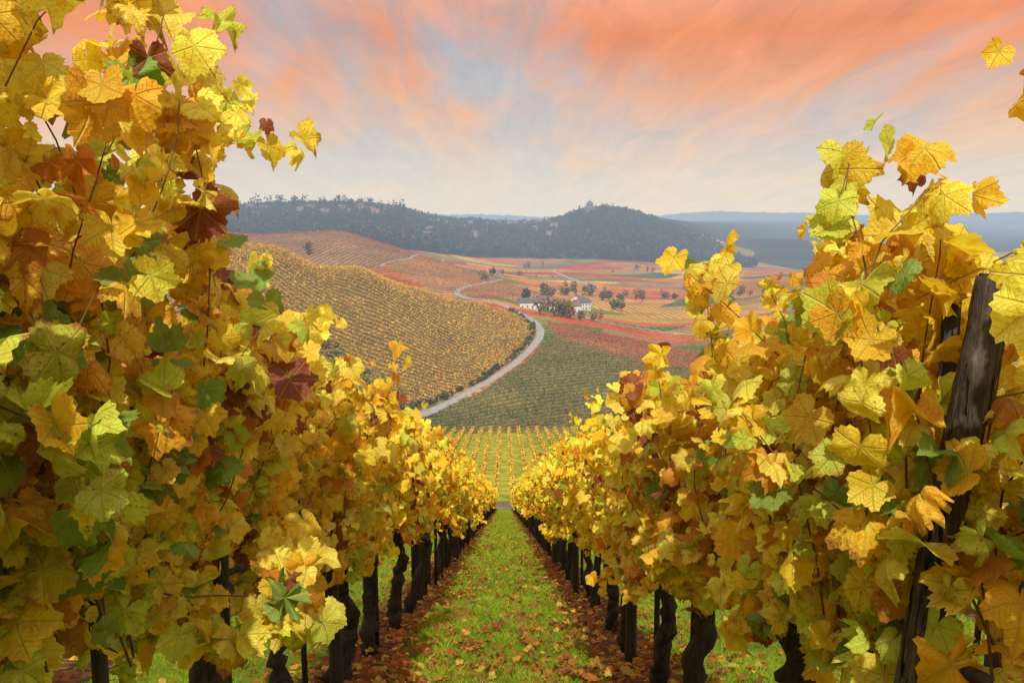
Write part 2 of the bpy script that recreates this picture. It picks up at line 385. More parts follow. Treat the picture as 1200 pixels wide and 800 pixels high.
# ------------------------------------------------------------------ mid-distance vine parcels
def vine_parcel(name,p,pal,step=.9,nq=6,qs=.36,hgt=1.5,skip=.04):
    pts=np.array([hit(a,b) if hit(a,b) is not None else (0,400,0) for a,b in p['poly']])
    x0,x1=pts[:,0].min()-60,pts[:,0].max()+60; y0,y1=p['D']
    a=p['ang']; L=math.hypot(x1-x0,y1-y0)
    cx,cy=(x0+x1)/2,(y0+y1)/2
    t=np.arange(-L/2,L/2,step); r=np.arange(-L/2,L/2,p['sp'])
    T,R=np.meshgrid(t,r); T=T.ravel()+rng.uniform(-.3,.3,T.size); R=R.ravel()+rng.normal(0,.1,T.size)
    X=cx+T*math.cos(a)-R*math.sin(a); Y=cy+T*math.sin(a)+R*math.cos(a)
    thin=skip+.25*np.clip(np.sin(X*.11+1.7*np.sin(Y*.07))*np.sin(Y*.13+X*.03),0,1)
    mk=(Y>y0)&(Y<y1)&(X>x0)&(X<x1)&(rng.uniform(0,1,X.size)>thin); X=X[mk];Y=Y[mk]
    Zt=hz(X,Y); px,py=to_view(X,Y,Zt)
    mk=inpoly(px,py,p['poly']); X=X[mk];Y=Y[mk];Zt=Zt[mk]
    n=len(X)
    big=np.sin(X*.05+2*np.sin(Y*.03))*.5+.5
    base=pal[np.minimum((rng.uniform(0,1,n)*.65+big*.35)*len(pal),len(pal)-1).astype(int)]
    c=np.repeat(np.stack([X,Y,Zt],1),nq,0)+rng.uniform(-1,1,(n*nq,3))*[.5,.35,hgt*.38]+[0,0,hgt*.62]
    cc=np.repeat(base,nq,0)*rng.uniform(.6,1.25,(n*nq,1))
    return quads(name,c,rng.uniform(.6,1.2,n*nq)*qs,cc,M_FOL)
vine_parcel('golden_vineyard',parcels['gold'],np.array([(.74,.45,.045),(.66,.36,.04),(.76,.50,.06),(.46,.34,.05),(.66,.31,.04)]),nq=6)
vine_parcel('green_vineyard',parcels['green'],np.array([(.11,.135,.035),(.15,.16,.04),(.24,.18,.04),(.09,.11,.03),(.32,.17,.04)]),nq=5,qs=.33,hgt=1.4)
vine_parcel('red_vineyard',parcels['red'],np.array([(.46,.07,.03),(.50,.15,.04),(.38,.06,.025),(.48,.20,.05)]),nq=4,step=1.2)
vine_parcel('russet_vineyard',parcels['terra'],np.array([(.42,.15,.05),(.36,.11,.045),(.48,.25,.07)]),nq=2,step=2.0,qs=.5)
vine_parcel('crimson_hill_vineyard',parcels['redhill'],np.array([(.36,.09,.045),(.38,.17,.06),(.27,.10,.05),(.38,.24,.08)]),nq=2,step=2.0,qs=.5)

X=[];Y=[]
for k in range(-22,24):
    yy=np.arange(96,181,.5); X.append(XL+k*SP+SKEW*yy+rng.normal(0,.07,yy.size)); Y.append(yy+rng.uniform(-.2,.2,yy.size))
X=np.concatenate(X);Y=np.concatenate(Y);n=len(X);nq=6
c=np.repeat(np.stack([X,Y,hz(X,Y)],1),nq,0)+rng.uniform(-1,1,(n*nq,3))*[.26,.3,.6]+[0,0,1.15]
pl=np.array([(.80,.50,.04),(.66,.38,.04),(.45,.42,.05),(.85,.58,.06),(.58,.30,.04)])
quads('lower_vineyard',c,rng.uniform(.1,.2,n*nq),pl[rng.integers(0,5,n*nq)]*rng.uniform(.7,1.15,(n*nq,1)),M_FOL)
st=[]
for k in range(-22,24):
    for yy in np.arange(96,181,6.):
        xx=XL+k*SP+SKEW*yy; g=float(near_g(yy)); st.append((np.array([[xx,yy,g-.1],[xx,yy,g+1.95]]),.05))
tubes('vineyard_stakes',st,M_STAKE,4)

# ------------------------------------------------------------------ roads
def road(name,pts,width,lift=.12,mat=None):
    P=np.array(pts)[:,:2]
    seg=np.concatenate([[0],np.cumsum(np.linalg.norm(np.diff(P,axis=0),axis=1))])
    t=np.arange(0,seg[-1],2.)
    q=np.stack([np.interp(t,seg,P[:,0]),np.interp(t,seg,P[:,1])],1)
    for _ in range(14):
        q[1:-1]=(q[:-2]+2*q[1:-1]+q[2:])/4
    d=norm(np.gradient(q,axis=0)); nn=np.stack([-d[:,1],d[:,0]],1)
    offs=np.array([-.5,-.25,0,.25,.5])*width
    XX=q[:,0][:,None]+nn[:,0][:,None]*offs; YY=q[:,1][:,None]+nn[:,1][:,None]*offs
    zz=hz(XX,YY); zc=np.max(zz,axis=1,keepdims=True); zz=.5*zz+.5*zc+lift
    V=np.stack([XX,YY,zz],-1)
    l=V[:,:1]-[0,0,.5]; r=V[:,-1:]-[0,0,.5]
    V=np.concatenate([l,V,r],1); m,k=V.shape[:2]
    i=np.arange(m-1)[:,None]*k; j=np.arange(k-1)[None]
    Fc=np.stack([i+j,i+j+1,i+k+j+1,i+k+j],-1).reshape(-1,4)
    mesh_np(name,V.reshape(-1,3),Fc,mat or M_ROAD)
    return q,nn
rp=[hit(*p) for p in [(488,488),(515,477),(545,462),(575,446),(600,429),(620,411),(632,397),(634,388),(628,378),(617,371)]]
last=rp[-1]
rp+= [np.array([last[0]-12,last[1]+22,0]),np.array([-28,560,0])]
rp+= [hit(*p,d0=540) for p in [(545,349),(534,343),(540,338),(556,334),(575,331),(588,328)]]
rp=[p for p in rp if p is not None]
rq,rn=road('winding_road',rp,4.8)
r2=[hit(*p,d0=600) for p in [(700,338),(680,330),(664,325),(650,319),(648,316)]]
road('valley_road',[p for p in r2 if p is not None],6)
r3=[hit(*p,d0=480) for p in [(600,352),(650,360),(700,376),(760,386),(820,392)]]
road('farm_track',[p for p in r3 if p is not None],3)
r4=[hit(*p,d0=480) for p in [(445,312),(480,304),(520,303),(570,309),(640,318)]]
road('farm_track',[p for p in r4 if p is not None],3)
tx=np.array([(-60+i*4,90.2) for i in range(31)]); road('cross_track',np.c_[tx,np.zeros(31)],2.4,.05,M_TRACK)

# ------------------------------------------------------------------ trees and hedges
def crowns(name,X,Y,R,H,cols,nq,qs,trunk=True):
    n=len(X); g=hz(X,Y); ntot=n*nq
    d=norm(rng.standard_normal((ntot,3)))*rng.uniform(.35,1,(ntot,1))**.5
    ph=np.repeat(rng.uniform(0,6,n),nq)
    lump=1+.22*np.sin(4*np.arctan2(d[:,1],d[:,0])+ph)+.15*np.sin(7*d[:,2]+ph*2)
    RR=np.repeat(R,nq); HH=np.repeat(H,nq)
    c=np.stack([np.repeat(X,nq)+d[:,0]*RR*lump,np.repeat(Y,nq)+d[:,1]*RR*lump,np.repeat(g,nq)+HH*.58+d[:,2]*HH*.42*lump],1)
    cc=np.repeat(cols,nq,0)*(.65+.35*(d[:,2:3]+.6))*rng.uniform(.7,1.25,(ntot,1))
    e=empty(name)
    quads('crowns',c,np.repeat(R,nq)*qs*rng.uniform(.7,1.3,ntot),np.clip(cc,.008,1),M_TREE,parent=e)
    if trunk:
        tubes('trunks',[(np.array([[X[i],Y[i],g[i]-.4],[X[i]+.1,Y[i],g[i]+H[i]*.35],[X[i]+.15*R[i],Y[i],g[i]+H[i]*.7]]),np.array([.06,.045,.02])*R[i]) for i in range(n)],M_BARK,4,parent=e)
    return e
nt_=26000; yy=np.exp(rng.uniform(math.log(1150),math.log(2350),nt_)); uu=rng.uniform(-.6,.42,nt_); xx=uu*yy
zz=hz(xx,yy); px,py=to_view(xx,yy,zz); mk=inpoly(px,py,forest)
xx=xx[mk][:9000];yy=yy[mk][:9000]; n=len(xx)
fc=np.array([(.018,.03,.02),(.03,.038,.02),(.015,.027,.022),(.06,.05,.02),(.035,.034,.02)])[rng.integers(0,5,n)]
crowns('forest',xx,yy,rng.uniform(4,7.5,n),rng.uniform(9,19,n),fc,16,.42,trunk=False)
hp=[]
for a,b in [(345,246),(352,247),(372,246),(384,246),(398,245),(410,246),(420,245),(432,246),(446,247),(460,249),(470,251),(300,247),(315,247),(280,247),(330,246),(674,253),(679,251),(704,251),(710,253),(670,254),(718,255)]:
    for q in range(4):
        u,_=sight(a+rng.normal(0,3 if a<500 else 2),b); Dd=1900+rng.uniform(-30,60) if a<500 else 2080+rng.uniform(-30,40)
        hp.append((u*Dd,Dd,1.0 if a<500 else .72))
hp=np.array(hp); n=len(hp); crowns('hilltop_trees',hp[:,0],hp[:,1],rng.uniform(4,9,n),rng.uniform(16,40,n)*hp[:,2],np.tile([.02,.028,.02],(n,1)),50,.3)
tp=[]
for (a,b,k,s) in [(650,372,3,6),(656,347,6,8),(690,346,5,8),(706,350,5,8),(735,350,5,14),(765,352,5,14),(720,362,4,8),(850,352,4,8),(870,346,4,8),(668,342,4,8),(590,322,3,10),(560,330,2,8),(900,350,4,10),(366,300,2,3),(740,318,3,20),(620,314,3,20),(625,352,4,9),(695,376,3,8),(665,376,3,8),(660,368,4,5),(640,366,2,5)]:
    for q in range(k):
        P=hit(a+rng.normal(0,s),b+rng.normal(0,1.5),d0=520)
        if P is not None: tp.append(P[:2])
tp=np.array(tp); n=len(tp)
tc=np.array([(.035,.05,.022),(.05,.06,.022),(.14,.10,.02),(.2,.10,.02),(.03,.045,.022)])[rng.integers(0,5,n)]
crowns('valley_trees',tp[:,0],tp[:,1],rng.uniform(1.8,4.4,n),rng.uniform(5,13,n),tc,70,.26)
bx=rng.uniform(-.1,.42,110); by=np.exp(rng.uniform(math.log(560),math.log(1500),110)); keep=(np.sin(by*.03+bx*9)>.6)
bx,by=bx[keep]*by[keep],by[keep]; n=len(bx)
crowns('valley_bushes',bx,by,rng.uniform(.8,2.0,n),rng.uniform(1.5,3.5,n),np.tile([.12,.10,.03],(n,1))*rng.uniform(.6,1.8,(n,1)),24,.4,trunk=False)
hx=[];ofs=rn*4.2
for i in range(0,int(len(rq)*.42)):
    if rng.uniform()<.25: continue
    hx.append(rq[i]+ofs[i]*rng.uniform(.9,1.3)+rng.normal(0,.4,2))
hx=np.array(hx); n=len(hx)
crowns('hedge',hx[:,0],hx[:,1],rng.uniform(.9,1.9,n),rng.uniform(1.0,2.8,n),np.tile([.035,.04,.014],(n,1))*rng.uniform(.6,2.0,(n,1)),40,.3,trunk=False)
bp_=[]
for a,b in [(345,392),(360,402),(372,410),(385,420),(398,428),(410,437),(424,445),(436,455),(450,462),(462,470),(474,478),(350,380),(390,412),(430,447),(455,470)]:
    for q in range(3):
        P=hit(a+rng.normal(0,5),b+rng.normal(0,3),d0=240)
        if P is not None: bp_.append(P[:2])
bp_=np.array(bp_); n=len(bp_)
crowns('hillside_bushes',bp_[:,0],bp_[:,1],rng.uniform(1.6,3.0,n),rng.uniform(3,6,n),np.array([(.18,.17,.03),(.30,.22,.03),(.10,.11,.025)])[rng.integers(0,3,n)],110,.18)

# ------------------------------------------------------------------ buildings
def box(name,x0,x1,y0,y1,z0,z1,mat,parent):
    V=[(a,b,c) for c in (z0,z1) for b in (y0,y1) for a in (x0,x1)]
    Fc=[(0,2,3,1),(4,5,7,6),(0,1,5,4),(1,3,7,5),(3,2,6,7),(2,0,4,6)]
    return mesh_np(name,V,Fc,mat,smooth=False,parent=parent)
def house(name,x,y,L,Wd,H,rot,roofmat,rh=2.4,wall=None):
    e=empty(name)
    V=np.array([(-L/2,-Wd/2,-2),(L/2,-Wd/2,-2),(L/2,Wd/2,-2),(-L/2,Wd/2,-2),(-L/2,-Wd/2,H),(L/2,-Wd/2,H),(L/2,Wd/2,H),(-L/2,Wd/2,H),(-L/2,0,H+rh),(L/2,0,H+rh)])
    T=[(0,1,5),(0,5,4),(1,2,6),(1,6,5),(2,3,7),(2,7,6),(3,0,4),(3,4,7),(4,8,7),(5,6,9)]
    mesh_np('walls',V,T,wall or M_WALL,smooth=False,parent=e)
    o=.6; k=rh/(Wd/2)
    ez=H-o*k+.06
    V=[]
    for sgn in (-1,1):
        V+=[(-L/2-o,sgn*(Wd/2+o),ez),(L/2+o,sgn*(Wd/2+o),ez),(L/2+o,0,H+rh+.06),(-L/2-o,0,H+rh+.06)]
        V+=[(a,b,c+.25) for a,b,c in V[-4:]]
    Fq=[]
    for b in (0,8): Fq+=[(b,b+1,b+2,b+3),(b+4,b+5,b+6,b+7),(b,b+1,b+5,b+4),(b+1,b+2,b+6,b+5),(b+3,b,b+4,b+7)]
    mesh_np('roof',V,Fq,roofmat,smooth=False,parent=e)
    wv=[];wf=[]
    nw=max(3,int(L/3)); fl=max(1,int(H/2.8))
    for s_ in (-1,1):
        for f in range(fl):
            for q in range(nw):
                cx=-L/2+L*(q+.5)/nw; cz=1.5+f*2.8; yy=s_*(Wd/2+.03)
                if f==0 and q==nw//2: continue
                b=len(wv); wv+=[(cx-.5,yy,cz-.6),(cx+.5,yy,cz-.6),(cx+.5,yy,cz+.6),(cx-.5,yy,cz+.6)]; wf.append((b,b+1,b+2,b+3))
    for s_ in (-1,1):
        for f in range(fl):
            for cy in (-Wd/4,Wd/4):
                cz=1.5+f*2.8; xx=s_*(L/2+.03); b=len(wv); wv+=[(xx,cy-.5,cz-.6),(xx,cy+.5,cz-.6),(xx,cy+.5,cz+.6),(xx,cy-.5,cz+.6)]; wf.append((b,b+1,b+2,b+3))
    mesh_np('windows',wv,wf,M_GLASS,smooth=False,parent=e)
    cx=-L/2+L*(nw//2+.5)/nw
    box('door',cx-.6,cx+.6,-Wd/2-.06,-Wd/2+.1,0,2.1,M_DOOR,e)
    box('chimney',L*.2,L*.2+.8,.5,1.3,H+rh*.4,H+rh+1.1,M_ROOF,e)
    e.location=(x,y,float(hz(x,y))); e.rotation_euler=(0,0,rot)
    return e
for (a,b,L,Wd,H,rot,rm) in [(620,361,14,8,4.5,.15,M_ROOF2),(636,358,10,7,5,.6,M_ROOF),(649,362,9,7,4.5,-.3,M_ROOF),
                           (671,366,10,7,5.5,.4,M_ROOF),(683,363,10,8,6.5,.7,M_ROOF2),(676,357,9,7,6,1.2,M_ROOF)]:
    P=hit(a,b,d0=520)
    if P is not None: house('farmhouse',P[0],P[1],L,Wd,H,rot,rm)
for k in range(56):
    if k<24: a=rng.uniform(500,650); b=rng.uniform(262,270)
    elif k<32: a=rng.uniform(500,650); b=rng.uniform(272,286)
    else: a=rng.uniform(270,480); b=rng.uniform(247,255)
    P=hit(a,b,d0=1500)
    if P is not None: house('village_house',P[0],P[1]-18,rng.uniform(10,20),rng.uniform(8,11),rng.uniform(9,16),rng.uniform(-.6,.6),M_ROOF if k%3 else M_ROOF2,3.5,M_WALL2)
for a,b in [(745,318),(585,322)]:
    P=hit(a,b,d0=520)
    if P is not None: house('field_house',P[0],P[1],8,6,3.5,rng.uniform(-1,1),M_ROOF,wall=M_WALL2)
def chapel():
    e=empty('hilltop_chapel'); u,_=sight(691,249); X0,Y0=u*2060,2060.; g=float(hz(X0,Y0))+8
    ang=np.arange(24)*2*math.pi/24
    prof=[(13,-12),(13,2),(9,2),(9,17),(9.8,17),(9.8,18.2),(9,18.6),(8.4,21),(7,23.6),(4.8,25.6),(2.2,26.8),(1.6,27),(1.6,29),(.3,30.5)]
    V=np.array([[(r*math.cos(a),r*math.sin(a),z_) for a in ang] for r,z_ in prof]); m,k=V.shape[:2]
    i=np.arange(m-1)[:,None]*k; j=np.arange(k); Fc=np.stack([i+j,i+(j+1)%k,i+k+(j+1)%k,i+k+j],-1).reshape(-1,4)
    mesh_np('rotunda_and_dome',V.reshape(-1,3),Fc,M_STONE,smooth=False,parent=e)
    for q in range(4):
        a=q*math.pi/2+.5; c_,s_=math.cos(a),math.sin(a)
        V=np.array([(8,-5,1),(14,-5,1),(14,5,1),(8,5,1),(8,-5,11),(14,-5,11),(14,5,11),(8,5,11),(8,0,14),(14,0,14)],float)
        V=np.stack([V[:,0]*c_-V[:,1]*s_,V[:,0]*s_+V[:,1]*c_,V[:,2]],1)
        T=[(0,1,5),(0,5,4),(1,2,6),(1,6,5),(2,3,7),(2,7,6),(5,6,9),(4,5,9),(4,9,8),(7,8,9),(7,9,6)]
        mesh_np('portico',V,T,M_STONE,smooth=False,parent=e)
    e.location=(X0,Y0,g)
chapel()

# ------------------------------------------------------------------ far hills
def ridge(name,D,crest,col,rough=1.0,depth=.2):
    cx=np.array(crest,float); px=np.linspace(cx[0,0],cx[-1,0],900)
    py=np.interp(px,cx[:,0],cx[:,1])
    for _ in range(40): py[1:-1]=(py[:-2]+2*py[1:-1]+py[2:])/4
    nz=np.zeros_like(px)
    for f_,a_ in ((.05,.8),(.13,.5),(.4,.35),(1.1,.3),(2.3,.25)): nz+=a_*np.sin(px*f_+rng.uniform(0,6))*rng.uniform(.6,1)
    py=py-nz*rough-rng.uniform(0,.9,len(px))*rough
    u,s=sight(px,py)
    rows=[];prof=[(-1,0),(-.7,.3),(-.4,.65),(-.2,.88),(0,1),(.3,.8),(1,0)]
    for k,(o,f_) in enumerate(prof):
        y_=D*(1+o*depth)+ (30*np.sin(px*.07+k)); zb=-95.; zt=s*D
        x_=u*D
        zz=zb+(zt-zb)*f_ + (0 if k in(0,4,6) else 4*np.sin(px*.11+k*2))
        rows.append(np.stack([x_,y_ if k!=4 else np.full_like(px,D),zz],1))
    V=np.array(rows); m,k=V.shape[:2]; i=np.arange(m-1)[:,None]*k; j=np.arange(k-1)[None]
    Fc=np.stack([i+j,i+j+1,i+k+j+1,i+k+j],-1).reshape(-1,4)
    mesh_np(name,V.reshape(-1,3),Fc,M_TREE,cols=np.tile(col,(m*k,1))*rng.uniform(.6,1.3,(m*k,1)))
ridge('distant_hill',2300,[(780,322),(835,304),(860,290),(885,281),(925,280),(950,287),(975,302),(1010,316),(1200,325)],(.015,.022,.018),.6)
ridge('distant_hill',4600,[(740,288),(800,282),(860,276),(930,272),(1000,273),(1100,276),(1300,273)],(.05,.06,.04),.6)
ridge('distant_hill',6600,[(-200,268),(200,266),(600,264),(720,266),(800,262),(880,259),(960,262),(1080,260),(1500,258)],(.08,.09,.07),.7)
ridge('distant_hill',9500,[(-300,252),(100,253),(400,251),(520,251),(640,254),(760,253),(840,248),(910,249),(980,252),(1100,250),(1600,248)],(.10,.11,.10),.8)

# ------------------------------------------------------------------ foreground vines
PALL=np.array([(.92,.67,.04),(.95,.82,.09),(.88,.52,.028),(.68,.28,.025),(.30,.08,.03),(.64,.71,.07),(.26,.41,.06)])
WTS=np.array([.31,.33,.145,.065,.04,.085,.03])
def leaf_cols(shoot_id,n,c,left):
    ns_=shoot_id.max()+1
    p=WTS/WTS.sum()
    sb=rng.choice(len(PALL),ns_,p=p); lb=rng.choice(len(PALL),n,p=p)
    pk=np.where(rng.uniform(0,1,n)<.45,sb[shoot_id],lb)
    hh=c[:,2]-near_g(c[:,1])
    g_=(rng.uniform(0,1,n)<(.22 if left else .10)*(c[:,1]<2.4)*np.clip(2.0-hh,0,1)*2)
    pk=np.where(g_,rng.choice([5,6],n),pk)
    cc=PALL[pk]*rng.uniform(.78,1.04,(n,1)); cc[:,1]*=rng.uniform(.88,1.06,n)
    return np.clip(cc,0.01,.96)
def shoots(X0,y0,y1,dens,Kn,seg,tall=0.,downf=.05,lr=(.70,.97)):
    S=int((y1-y0)*dens); by=rng.uniform(y0,y1,S)
    P=np.zeros((S,Kn,3)); hh=rng.uniform(.82,1.12,S)
    p=np.stack([X0+SKEW*by+rng.normal(0,.08,S),by,near_g(by)+hh],1)
    d=np.stack([rng.normal(0,.24,S),rng.normal(0,.3,S),np.ones(S)],1)
    down=rng.uniform(0,1,S)<downf
    d[down,2]=-.2; d[down,0]=rng.choice([-1,1],down.sum())*rng.uniform(.25,.7,down.sum())
    Ln=rng.uniform(lr[0],lr[1],S)+ (rng.uniform(0,1,S)<.06)*.12+tall*rng.uniform(.2,1,S)
    Ln[down]*=.36
    side=rng.choice([-1,1],S)*rng.uniform(0,1,S)
    for k in range(Kn):
        P[:,k]=p
        d=norm(d+rng.normal(0,.10,(S,3))+np.stack([side*.05*(k/Kn)**1.5*3-(p[:,0]-X0-SKEW*p[:,1])*.36,0*side,-.13*(k/Kn)**2*np.ones(S)],1))
        p=p+d*seg*Ln[:,None]
    xr=np.abs(P[:,:,0]-X0-SKEW*P[:,:,1]).max(1)
    ok=(xr<.47)&~((np.abs(P[:,:,0]).min(1)<.68)&(P[:,:,1].min(1)<1.7))
    if X0>0:
        hitp=((P[:,:,0]<1.0)&(P[:,:,1]<1.70)&(P[:,:,1]>.2)).any(1)
        ok&=~(hitp&(rng.uniform(0,1,S)<.74))
    return P[ok]
def vine_row(X0,y0,y1,main=True):
    e=empty('grapevine_row')
    left=X0<0
    segs=[(y0,5.5,27,18,.083,0,.97),(5.5,20,22,16,.093,1,.97),(20,86,10,13,.114,2,1.28)] if main else [(y0,20,5,12,.12,2,1.25),(20,86,3,10,.15,2,1.7)]
    cane=[]
    for a,b,dn,Kn,sg,lod,sc in segs:
        lr=(.68,.96) if (left or lod>0) else (.63,.90)
        allP=[shoots(X0,a,b,dn,Kn,sg,0.0,lr=lr)]
        if lod==0:
            if left: allP+=[shoots(X0,1.0,2.15,32,23,.088,.13,.08)]
            else: allP+=[shoots(X0,1.7,2.6,14,20,.086,.0,lr=(.58,.82))]
        cs_=[];ids=[];o=0
        for Q in allP:
            S,Kk=Q.shape[:2]
            if main and a<20:
                for q in range(0,S,1 if a<6 else 2):
                    pts=Q[q][:-1:2]
                    cane.append((pts,np.linspace(.0037,.0014,len(pts))*(1 if a<6 else 1.3)))
            for r_ in range(3 if lod==0 else 2):
                pr=(.97,.75,.35)[r_] if lod==0 else (.96,.65)[r_]
                m=rng.uniform(0,1,(S,Kk))<pr
                sid=np.broadcast_to(np.arange(S)[:,None],(S,Kk))[m]+o
                q=Q[m]; off=norm(rng.standard_normal((len(q),3))*[1,1,.6])*rng.uniform(.02,.10,(len(q),1))
                off[:,2]-=.015
                cs_.append(q+off); ids.append(sid)
            o+=S
        c=np.concatenate(cs_); ids=np.concatenate(ids)
        if left and lod==0:
            hh=c[:,2]-near_g(c[:,1]); dr_=(hh<1.15)&(c[:,1]<2.3)&(rng.uniform(0,1,len(c))<.5)
            c=c[~dr_]; ids=ids[~dr_]
        xr=c[:,0]-X0-SKEW*c[:,1]; n=len(c)
        out=np.sign(xr+rng.normal(0,.12,n))
        nr=np.stack([out*.6,-.55*np.ones(n),.55*np.ones(n)],1)+rng.normal(0,.55,(n,3))
        tip=np.stack([out*.25,0*out,-1+0*out],1)+rng.normal(0,.5,(n,3))
        sz=rng.normal(.061,.016,n).clip(.026,.1)*sc
        leaves('leaves',c,nr,tip,sz,leaf_cols(ids,n,c,left),lod,M_LEAF if lod==0 else M_LEAF2,parent=e)
    if cane: tubes('canes',cane,M_SHOOT,5,parent=e)
    tr=[];stk=[];arms=[]
    for yy in np.arange(-2.0 if main else 1,86,1.15 if main else 1.3):
        big_=abs(yy-1.45)<=.3
        yb=yy+rng.normal(0,.08) if not big_ else 1.75
        xb=X0+SKEW*yb+(.03 if (big_ and left) else 0); g=float(near_g(yb)); r0=rng.uniform(.040,.064)*(1.15 if (main and yb<3) else 1)
        hT=rng.uniform(.82,1.04)+(.14 if big_ and left else 0); k=9 if yy<25 else 5
        if main and yy<8: k=26
        t=np.linspace(0,1,k)
        w=np.cumsum(rng.normal(0,.028 if k<20 else .012,(k,2)),0)*(9/min(k,9))**.5; w-=w[0]
        pts=np.stack([xb+w[:,0],yb+w[:,1]+.1*np.sin(t*3)*rng.choice([-1,1]),g-.08+t*(hT+.08)],1)
        rad=r0*(1.25-.45*t+.40*np.exp(-((t-1)/.10)**2)+.13*rng.standard_normal(k)).clip(.5)
        tr.append((pts,rad))
        for sgn in (-1,1):
            end=pts[-1]; L=rng.uniform(.35,.6)
            tt=np.linspace(0,1,6)
            ap=np.stack([end[0]+rng.normal(0,.02,6)+0*tt,end[1]+sgn*L*tt,end[2]-.03+.12*np.sin(tt*2.2)-.364*sgn*L*tt],1); ap[0]=end-[0,0,.03]
            arms.append((ap,np.linspace(r0*.6,.009,6)))
        sx_=xb+rng.normal(0,.03)+.06; sy=yb+rng.uniform(.08,.16); lean=rng.normal(0,.03)
        stk.append((np.array([[sx_,sy,g-.2],[sx_+lean,sy,g+rng.uniform(1.2,1.8)]]),rng.uniform(.014,.026)))
    tubes('trunks',tr,M_BARK,13 if main else 6,parent=e,jitter=.17)
    tubes('cordon_arms',arms,M_BARK,6,parent=e,jitter=.12)
    tubes('stakes',stk,M_STAKE,6,parent=e,jitter=.03)
    po=[]
    for yy in np.arange(4.6 if left else 5.6,86,4.4):
        xb=X0+SKEW*yy+.05*(1 if left else -1); g=float(near_g(yy)); ln=rng.normal(0,.03)
        z_=np.linspace(-.3,1.85,8); po.append((np.stack([xb+ln*z_,yy+0*z_,g+z_],1),.042))
    tubes('line_posts',po,M_STAKE,9,parent=e,jitter=.04)
    wr=[]
    for hh in (.85,1.2,1.55,1.85):
        ys=np.arange(-3,87,3.); wr.append((np.stack([X0+SKEW*ys+.03,ys,near_g(ys)+hh],1),.0018))
    tubes('trellis_wires',wr,M_WIRE,4,parent=e)
    return e
vine_row(XL,-1.0,86,True)
vine_row(XL+SP,-1.0,86,True)
for k in (-3,-2,-1,2,3,4): vine_row(XL+k*SP,0.0,86,False)

def bigpost(x0,y0,x1,y1,top,r):
    g=float(near_g(y0)); t=np.linspace(0,1,90); z_=g-.3+t*(top-g+.3)
    pts=np.stack([x0+(x1-x0)*t+.006*np.sin(t*7),y0+(y1-y0)*t,z_],1)
    ang=np.arange(36)*2*math.pi/36
    R=r*(1.06-.14*t[:,None]+.05*np.sin(2*ang[None]+1.3)+.03*np.sin(5*ang[None]+3*t[:,None])+.02*np.sin(t[:,None]*31+ang[None]*3))
    for ka,kt in ((4.4,.72),(5.2,.5),(3.9,.9)):
        da=np.abs((ang[None]-ka+math.pi)%(2*math.pi)-math.pi); R+=r*.16*np.exp(-(da/.35)**2-((t[:,None]-kt)/.02)**2)
    R*=1+.03*rng.standard_normal(R.shape)
    V=np.stack([pts[:,0][:,None]+R*np.cos(ang),pts[:,1][:,None]+R*np.sin(ang),np.broadcast_to(z_[:,None],R.shape)+0*R],-1)
    V[-1,:,2]+=rng.normal(0,.006,36)
    m,k=V.shape[:2]; i=np.arange(m-1)[:,None]*k; j=np.arange(k); q=np.stack([i+j,i+(j+1)%k,i+k+(j+1)%k,i+k+j],-1).reshape(-1,4)
    T=np.concatenate([q[:,[0,1,2]],q[:,[0,2,3]]]); cidx=m*k
    cap=np.stack([np.full(k,cidx),(m-1)*k+j,(m-1)*k+(j+1)%k],-1)
    mesh_np('wooden_post',np.concatenate([V.reshape(-1,3),[pts[-1]+[0,0,.004]]]),np.concatenate([T,cap]),M_WOOD)
bigpost(.80,1.67,1.0,1.65,-.12,.040)
bigpost(-1.32,1.6,-1.36,1.6,.30,.05)

# ------------------------------------------------------------------ grass and fallen leaves
gp=[]
def strip(x0,x1,y0,y1,dn,wd,ht):
    n=int((x1-x0)*(y1-y0)*dn); xx=rng.uniform(x0,x1,n); yy=rng.uniform(y0,y1,n)
    edge=np.minimum(xx-x0,x1-xx); keep=rng.uniform(0,1,n)<np.clip(edge/.16+.12,0,1)
    clump=.5+.5*np.sin(xx*7+3*np.sin(yy*2.3))*np.sin(yy*3.1+2*np.sin(xx*4)); keep&=rng.uniform(0,1,n)<.45+.55*clump
    xx=xx[keep];yy=yy[keep];cl=clump[keep]; n=len(xx)
    gp.append((xx+SKEW*yy,yy,wd*rng.uniform(.6,1.3,n),ht*rng.uniform(.35,1.35,n)*(.55+.8*cl),cl))
for k in (0,-1,1,-2,2):
    x0=XL+k*SP+.24; x1=x0+SP-.5; f=1 if k==0 else .3
    strip(x0,x1,3.5,9,5200*f,.0045,.06); strip(x0,x1,9,18,2400*f,.008,.065); strip(x0,x1,18,40,700*f,.016,.075); strip(x0,x1,40,86,200*f,.03,.08)
xx=np.concatenate([g[0] for g in gp]);yy=np.concatenate([g[1] for g in gp]);wd=np.concatenate([g[2] for g in gp]);ht=np.concatenate([g[3] for g in gp]);cl=np.concatenate([g[4] for g in gp])
n=len(xx)
b0=np.stack([xx,yy,near_g(yy)],1); a=rng.uniform(0,6.28,n); dr=np.stack([np.cos(a),np.sin(a),0*a],1); ln=rng.normal(0,.5,(n,2))
tipv=b0+np.stack([ln[:,0]*ht,ln[:,1]*ht,ht],1); mid=b0+np.stack([ln[:,0]*ht*.3,ln[:,1]*ht*.3,ht*.6],1)
V=np.stack([b0-dr*wd[:,None]*.5,b0+dr*wd[:,None]*.5,mid+dr*wd[:,None]*.4,tipv,mid-dr*wd[:,None]*.4],1)
